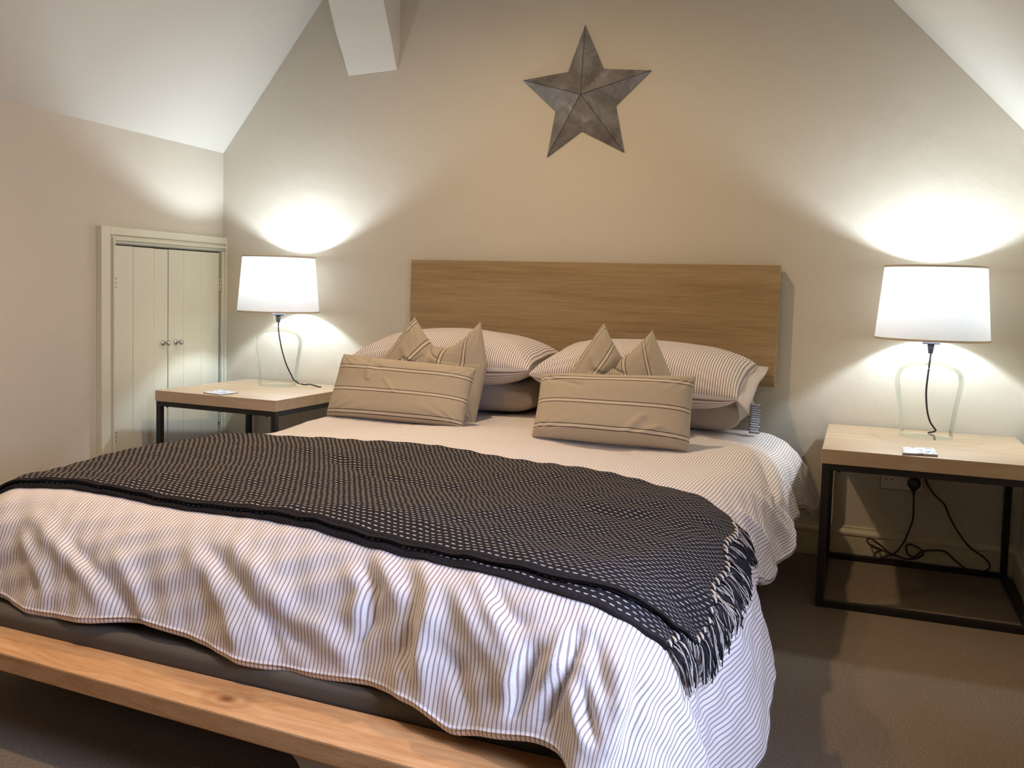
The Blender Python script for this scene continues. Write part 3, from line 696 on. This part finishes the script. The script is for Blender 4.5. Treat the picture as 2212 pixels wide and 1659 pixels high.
def curve_ab(pts, n, ext=None):
    P = np.array(([ext] if ext else []) + pts, float)
    for _ in range(2):
        Q = P.copy(); Q[1:-1] = (P[:-2] + 2 * P[1:-1] + P[2:]) / 4; P = Q
    L = np.r_[0, np.cumsum(np.hypot(*(P[1:] - P[:-1]).T))]; s = np.linspace(0, L[-1], n)
    return np.stack([np.interp(s, L, P[:, 0]), np.interp(s, L, P[:, 1])], -1)
backc = [[-1.05, 1.25], [-.93, 1.20]] + [[-0.795, 1.272], [-0.699, 1.132], [-0.435, 1.092], [-0.159, 1.124], [0.089, 1.144], [0.249, 1.132], [0.449, 1.22], [0.661, 1.28], [0.805, 1.392], [0.914, 1.437]]
fup = [[-1.05, 2.05], [-.93, 2.02]] + TH_['fup']
flo = [[-1.05, 2.06], [-.93, 2.035]] + TH_['flo']
def throw_layer(name, fc, off, thick, parent=None, nt_=170, na=420, a_end_shift=0.0):
    B = curve_ab(backc, na); Fc = curve_ab(fc, na)
    t = np.linspace(0, 1, nt_)[None, :, None]
    AB = Fc[:, None, :] * (1 - t) + B[:, None, :] * t
    # slightly uneven end
    sfrac = np.linspace(0, 1, na)[:, None]
    AB[..., 0] += sfrac ** 6 * (.008 * np.sin(t[..., 0] * 17) + a_end_shift)
    edge = np.minimum(1, np.minimum(t[..., 0], 1 - t[..., 0]) * nt_ / 3.0)
    P = cloth(AB[..., 0], AB[..., 1], STROKES, off)
    P2 = cloth(AB[..., 0], AB[..., 1], STROKES, off + thick)
    # waffle unevenness
    w_ = .0012 * np.sin(AB[..., 0] * 60 + AB[..., 1] * 25) + .0012 * np.sin(AB[..., 1] * 80 - AB[..., 0] * 12)
    P2[..., 2] += w_
    L = 1.98; W = .80
    UV = np.stack([np.broadcast_to(sfrac * L, AB.shape[:2]), np.broadcast_to(t[..., 0] * W, AB.shape[:2])], -1)
    V = np.concatenate([P2.reshape(-1, 3), P.reshape(-1, 3)]); n0 = na * nt_
    F = [grid_faces(na, nt_, 0, True)]
    for j in (0, nt_ - 1):
        a_ = np.arange(na - 1) * nt_ + j; q = np.stack([a_, a_ + nt_, a_ + nt_ + n0, a_ + n0], -1); F.append(q if j else q[:, ::-1])
    a_ = (na - 1) * nt_ + np.arange(nt_ - 1); F.append(np.stack([a_, a_ + 1, a_ + 1 + n0, a_ + n0], -1)[:, ::-1])
    o = mesh_np(name, V, np.concatenate(F), 'woven_throw', parent, np.concatenate([UV.reshape(-1, 2)] * 2))
    return o, AB[-1], P2[-1]
tho, endU, PU = throw_layer('throw_blanket', fup, .0125, .0055)
tag(tho, 'dark grey woven throw with cream stitches and fringe, laid across the bed', 'throw')
tlo, endL, PL = throw_layer('under_layer', flo, .0015, .0055, tho, 60, 260)

def tassel(k, a0, b0, da, db, length, off, parent, seed):
    r_ = random.Random(seed); Vd, Fd, Vc, Fc = [], [], [], []
    for s_ in range(16):
        ua = a0 + r_.uniform(-.004, .004); ub = b0 + r_.uniform(-.016, .016)
        L_ = length * r_.uniform(.82, 1.1); sp = r_.uniform(-.30, .30); cur = r_.uniform(-.05, .05); ph = r_.uniform(0, 6)
        t_ = np.linspace(0, 1, 8)
        pa = ua + da * L_ * t_; pb = b0 + (ub - b0) * np.minimum(1, .25 + t_) + (db + sp * t_ + cur * np.sin(t_ * 5 + ph)) * L_ * t_
        oo = off + .004 + r_.uniform(0, .008) + .004 * np.sin(t_ * 3.1)
        P = cloth(pa, pb, STROKES) ; e = 2e-3
        Nn = np.cross(surf(pa + e, pb) - surf(pa - e, pb), surf(pa, pb - e) - surf(pa, pb + e)); Nn /= np.linalg.norm(Nn, axis=-1, keepdims=True)
        P = P + Nn * oo[:, None]
        P[0] -= Nn[0] * .004
        if r_.random() < .36: tube_data(P, .00105, 4, Vc, Fc)
        else: tube_data(P, .0013, 4, Vd, Fd)
    # knot
    kp = cloth(np.array([a0 - .006, a0, a0 + .007]), np.array([b0 - .004, b0, b0 + .004]), STROKES, off + .007)
    tube_data(kp, .0065, 7, Vd if r_.random() < .7 else Vc, Fd if False else (Fd if r_.random() < 2 else Fc), lambda t: .6 + .4 * math.sin(math.pi * t)) if False else None
    n0 = len(Vd); tube_data(kp, .006, 7, Vd, Fd, lambda t: .55 + .45 * math.sin(math.pi * t))
    n1 = len(Vc); kp2 = [Vector(kp[0]) + Vector((0, 0, .002)), Vector(kp[1]) + Vector((.001, -.002, .005)), Vector(kp[2]) + Vector((0, 0, 0))]
    tube_data(kp2, .0026, 6, Vc, Fc)
    V = Vd + Vc; F = Fd + [tuple(i + len(Vd) for i in f) for f in Fc]
    o = mk('tassel', V, F, ['yarn_dark', 'yarn_cream'], parent, None, True)
    nd = len(Fd)
    for i in range(nd, len(F)): o.data.polygons[i].material_index = 1
nT = 25
for k in range(nT):
    f_ = (k + .5) / nT; i = int(f_ * (len(endU) - 1)); a0, b0 = endU[i]
    tassel(k, a0 - .003, b0, .95, -.05 + .30 * (1 - f_), .066, .012, tho, 100 + k)
for k in range(5):
    f_ = .02 + k * .035; i = int(f_ * (len(endL) - 1)); a0, b0 = endL[i]
    tassel(k, a0 - .002, b0, .85, .30, .085, .002, tho, 300 + k)

# ------------------------------------------------------------ pillows and cushions
def wr(u, v, seed):
    r_ = np.random.RandomState(seed); D = np.zeros(u.shape)
    for _ in range(10):
        kx, ky, ph = r_.uniform(-16, 16), r_.uniform(-16, 16), r_.uniform(0, 6.28); D += np.sin(kx * u + ky * v + ph) * r_.uniform(.3, 1)
    return D / 5
def cushion(name, mid, T, size, mat, parent=None, nu=90, nv=70, pf=1.0, pb=1.0, p=2.6, q=.55, seed=1, wamp=.004, back_swap=False, uvrot=False, creases=(), matb=None, uvw=None):
    u, v = np.meshgrid(np.linspace(0, 1, nu), np.linspace(0, 1, nv), indexing='ij')
    # denser sampling toward the seams
    us = .5 - .5 * np.cos(u * np.pi) * .55 - .45 * (.5 - u); vs = .5 - .5 * np.cos(v * np.pi) * .55 - .45 * (.5 - v)
    u, v = us, vs
    def M_(u, v): return mid(u, v)
    e = 1e-3; P = M_(u, v)
    Nn = np.cross(M_(u + e, v) - M_(u - e, v), M_(u, v + e) - M_(u, v - e)); Nn /= np.linalg.norm(Nn, axis=-1, keepdims=True) + 1e-12
    eu = 1 - np.abs(2 * u - 1) ** p; ev = 1 - np.abs(2 * v - 1) ** p
    prof_ = (np.clip(eu, 0, 1) ** q) * (np.clip(ev, 0, 1) ** q)
    k = np.clip(prof_ * 3, 0, 1)
    w1 = wr(u, v, seed) * wamp * k; w2 = wr(u, v, seed + 5) * wamp * k
    # tension wrinkles radiating from the corners
    for (cu, cv) in ((0, 0), (1, 0), (0, 1), (1, 1)):
        an = np.arctan2(np.abs(v - cv), np.abs(u - cu) + 1e-6); d = np.hypot(u - cu, v - cv)
        w1 += .6 * wamp * np.sin(an * 17 + seed + cu * 2) * np.exp(-(d / .28) ** 2) * k
    for (h, w, poly) in creases:
        dd, tt = seg_dist(u, v, poly); w1 += h * np.exp(-(dd / w) ** 2) * k
    Pf = P + Nn * (T * pf * prof_ + w1)[..., None]; Pb = P - Nn * (T * pb * prof_ + w2)[..., None]
    V = np.concatenate([Pf.reshape(-1, 3), Pb.reshape(-1, 3)]); n0 = nu * nv
    F = np.concatenate([grid_faces(nu, nv), grid_faces(nu, nv, n0, True)])
    uu, vv = (u * size[0], v * size[1])
    if uvw: uu, vv = uvw(u, v)
    if uvrot: uu, vv = vv, uu
    UVf = np.stack([uu, vv], -1).reshape(-1, 2); UVb = np.stack([vv, uu] if back_swap else [uu, vv], -1).reshape(-1, 2)
    # stitch borders by welding
    o = mesh_np(name, V, F, mat if not matb else [mat, matb], parent, np.concatenate([UVf, UVb]))
    bm = bmesh.new(); bm.from_mesh(o.data); bmesh.ops.remove_doubles(bm, verts=bm.verts[:], dist=1e-5)
    bm.to_mesh(o.data); bm.free()
    # seam
    ring = np.concatenate([P[:, 0], P[-1, 1:], P[-2::-1, -1], P[0, -2::-1]])
    return o, ring, Nn
def bil(c00, c10, c01, c11, pinch=.03, sag=0.0):
    c00, c10, c01, c11 = map(np.array, (c00, c10, c01, c11))
    def f(u, v):
        uu = .5 + (u - .5) * (1 - pinch * (1 - (2 * v - 1) ** 2)); vv = .5 + (v - .5) * (1 - pinch * 1.3 * (1 - (2 * u - 1) ** 2))
        uu = uu[..., None]; vv = vv[..., None]
        P = (c00 * (1 - uu) + c10 * uu) * (1 - vv) + (c01 * (1 - uu) + c11 * uu) * vv
        return P
    return f
# taupe pillows underneath (flat)
def flatpillow(name, c, w, d, rz, tilt, T, mat, label, seed, z, drop=(0, 0), **kw):
    R_ = Matrix.Rotation(rz, 3, 'Z') @ Matrix.Rotation(tilt, 3, 'X'); 
    def pt(x, y): v_ = R_ @ Vector((x, y, 0)); return (c[0] + v_.x, c[1] + v_.y, z + v_.z)
    dn = lambda q_, h_: (q_[0], q_[1], q_[2] - h_)
    f = bil(dn(pt(-w / 2, -d / 2), drop[0]), dn(pt(w / 2, -d / 2), drop[1]), pt(-w / 2, d / 2), pt(w / 2, d / 2), .035)
    o, ring, _ = cushion(name, f, T, (w, d), mat, None, seed=seed, **kw)
    if label: tag(o, label, 'pillow', 'bed pillows')
    return o, ring, f
flatpillow('pillow', (-.42, -.245), .72, .37, 0.0, .02, .070, 'taupe_cotton', 'plain taupe pillow lying flat under the left striped pillow', 3, .574, q=.42, p=5, wamp=.005)
wp, ring, f_ = flatpillow('pillow', (.36, -.225), .75, .37, 0.0, .02, .070, 'taupe_cotton', 'plain taupe pillow with striped edge in painted shadow, flat under the right striped pillow', 8, .572, q=.36, p=7, wamp=.006)
# striped flange at that pillow, its shadow painted into the ticking
V = []; F = []; UV = []
for j in range(20):
    t_ = j / 19; y_ = -.30 + .24 * t_; wv = .004 * math.sin(j * 1.7)
    for i in range(5): V.append((.757 + .007 * i + wv, -.325 + .02 * math.sin(t_ * 3) + .012 * i, .500 + .108 * t_ - .002 * i)); UV.append((t_ * .11, i * .011))
for j in range(19):
    for i in range(4): F.append((j * 5 + i, j * 5 + i + 1, (j + 1) * 5 + i + 1, (j + 1) * 5 + i))
o = mk('flange', V, F, 'shadowed_ticking', wp, UV, True); md = o.modifiers.new('thick', 'SOLIDIFY'); md.thickness = .004
o.matrix_parent_inverse = Matrix.Identity(4)

# striped pillows
o, ring, f_ = flatpillow('pillow', (-.452, -.300), .79, .44, .04, .08, .114, 'pillow_ticking', 'plump striped pillow on the left, leaning against the headboard', 11, .716, q=.52, p=2.6, wamp=.006, back_swap=True, pf=1.0, pb=1.0)
o, ring, f_ = flatpillow('pillow', (.348, -.295), .79, .44, -.01, .09, .112, 'pillow_ticking', 'plump striped pillow on the right with flat flange edge, leaning on the headboard', 12, .714, drop=(.012, .050), q=.50, p=3.1, wamp=.006, back_swap=True, pf=1.0, pb=1.0)
V = []; F = []; UV = []
uu = np.full((26, 5), 1.0); vv = np.linspace(0, 1, 26)[:, None] * np.ones((1, 5)); ee = f_(uu, vv); 
for j in range(26):
    for i in range(5):
        p_ = ee[j, i]; V.append((p_[0] - .004 + i * .0115, p_[1] - .004 * i * math.sin(j * .25), p_[2] + .006 * math.sin(j * .5) + i * (-.011 + .010 * (j / 25) ** 2))); UV.append((j * .0176, i * .0115))
for j in range(25):
    for i in range(4): F.append((j * 5 + i, j * 5 + i + 1, (j + 1) * 5 + i + 1, (j + 1) * 5 + i))
fl = mk('flange', V, F, 'pillow_ticking', o, UV, True); md = fl.modifiers.new('thick', 'SOLIDIFY'); md.thickness = .004

# square scatter cushions, chopped in the middle
def chopped(name, bl, br, sl_, sr, earL, dip, earR, label, mat, seed, tilt_band):
    bl, br, earL, dip, earR, sl_, sr = map(lambda q_: np.array(q_, float), (bl, br, earL, dip, earR, sl_, sr))
    dp = tilt_band
    def top(u):
        L_ = np.clip(u / dp, 0, 1)[..., None]; R_ = np.clip((u - dp) / (1 - dp), 0, 1)[..., None]
        s1 = L_ ** 1.15; s2 = 1 - (1 - R_) ** 1.15
        a_ = earL * (1 - s1) + dip * s1; c_ = dip * (1 - s2) + earR * s2
        return np.where((u < dp)[..., None], a_, c_)
    def f(u, v):
        v3 = v[..., None]; u3 = u[..., None]
        bot = bl * (1 - u3) + br * u3
        ml = sl_ * (1 - u3) + sr * u3
        tp = top(u)
        # quadratic through bottom, mid and top
        vm = .62
        lin1 = bot * (1 - np.clip(v3 / vm, 0, 1)) + ml * np.clip(v3 / vm, 0, 1)
        k_ = np.clip((v3 - vm) / (1 - vm), 0, 1)
        w_ = k_ * k_ * (3 - 2 * k_) * .25 + k_ * .75
        dent = np.exp(-((u - dp) / .20) ** 2)[..., None] * np.sin(np.clip(v3, 0, 1) * np.pi * .5) ** 3
        P = lin1 * (1 - w_) + tp * w_
        P = np.where(v3 < vm, lin1, P)
        P[..., 1] += (dent[..., 0]) * .035
        return P
    cr = [(-.024, .05, [(dp, 1.0), (dp - .02, .74)]), (.010, .05, [(dp - .16, .9), (dp - .20, .62)]), (.010, .05, [(dp + .16, .92), (dp + .14, .62)]), (-.008, .03, [(dp - .22, .70), (dp + .15, .66)]), (.006, .03, [(.14, .80), (.30, .70)])]
    o, ring, Nn = cushion(name, f, .070, (.45, .43), mat, None, nu=110, nv=100, p=3.2, q=.55, seed=seed, wamp=.003, creases=cr, uvrot=True)
    tag(o, label, 'cushion', 'square scatter cushions')
    return o
chopped('scatter_cushion', (-.655, -.60, .497), (-.228, -.60, .478), (-.665, -.55, .70), (-.205, -.55, .708), (-.530, -.535, .884), (-.405, -.56, .702), (-.240, -.54, .876),
        'square beige striped cushion with two pointed corners on the left of the bed', 'linen_square', 21, .44)
chopped('scatter_cushion', (.125, -.60, .49), (.535, -.60, .485), (.128, -.56, .69), (.520, -.56, .70), (.252, -.535, .890), (.335, -.56, .742), (.434, -.54, .873),
        'square beige striped cushion with two pointed corners on the right of the bed', 'linen_square', 22, .46)
# long lumbar cushions
def lumbar(c00, c10, c01, c11, mat, label, seed, cr):
    f0 = bil(c00, c10, c01, c11, .018)
    o, ring, Nn = cushion('lumbar_cushion', f0, .062, (.60, .255), mat, None, nu=130, nv=80, p=4.5, q=.5, seed=seed, wamp=.0035, creases=cr)
    return tag(o, label, 'cushion', 'long scatter cushions')
lumbar((-.778, -.775, .497), (-.186, -.800, .500), (-.752, -.700, .733), (-.178, -.705, .711), 'linen_low_left', 'long beige striped cushion propped in front of the left square cushion', 31,
       [(.006, .02, [(.27, .95), (.30, .60)]), (.005, .016, [(.43, .62), (.52, .42)]), (-.006, .03, [(.20, .92), (.36, .8)])])
lumbar((.098, -.835, .500), (.641, -.820, .497), (.084, -.715, .706), (.628, -.715, .731), 'linen_low_right', 'long beige striped cushion propped in front of the right square cushion', 32,
       [(.007, .03, [(.62, .10), (.72, .35)]), (.006, .03, [(.82, .22), (.70, .10)]), (-.006, .03, [(.1, .85), (.3, .75)])])
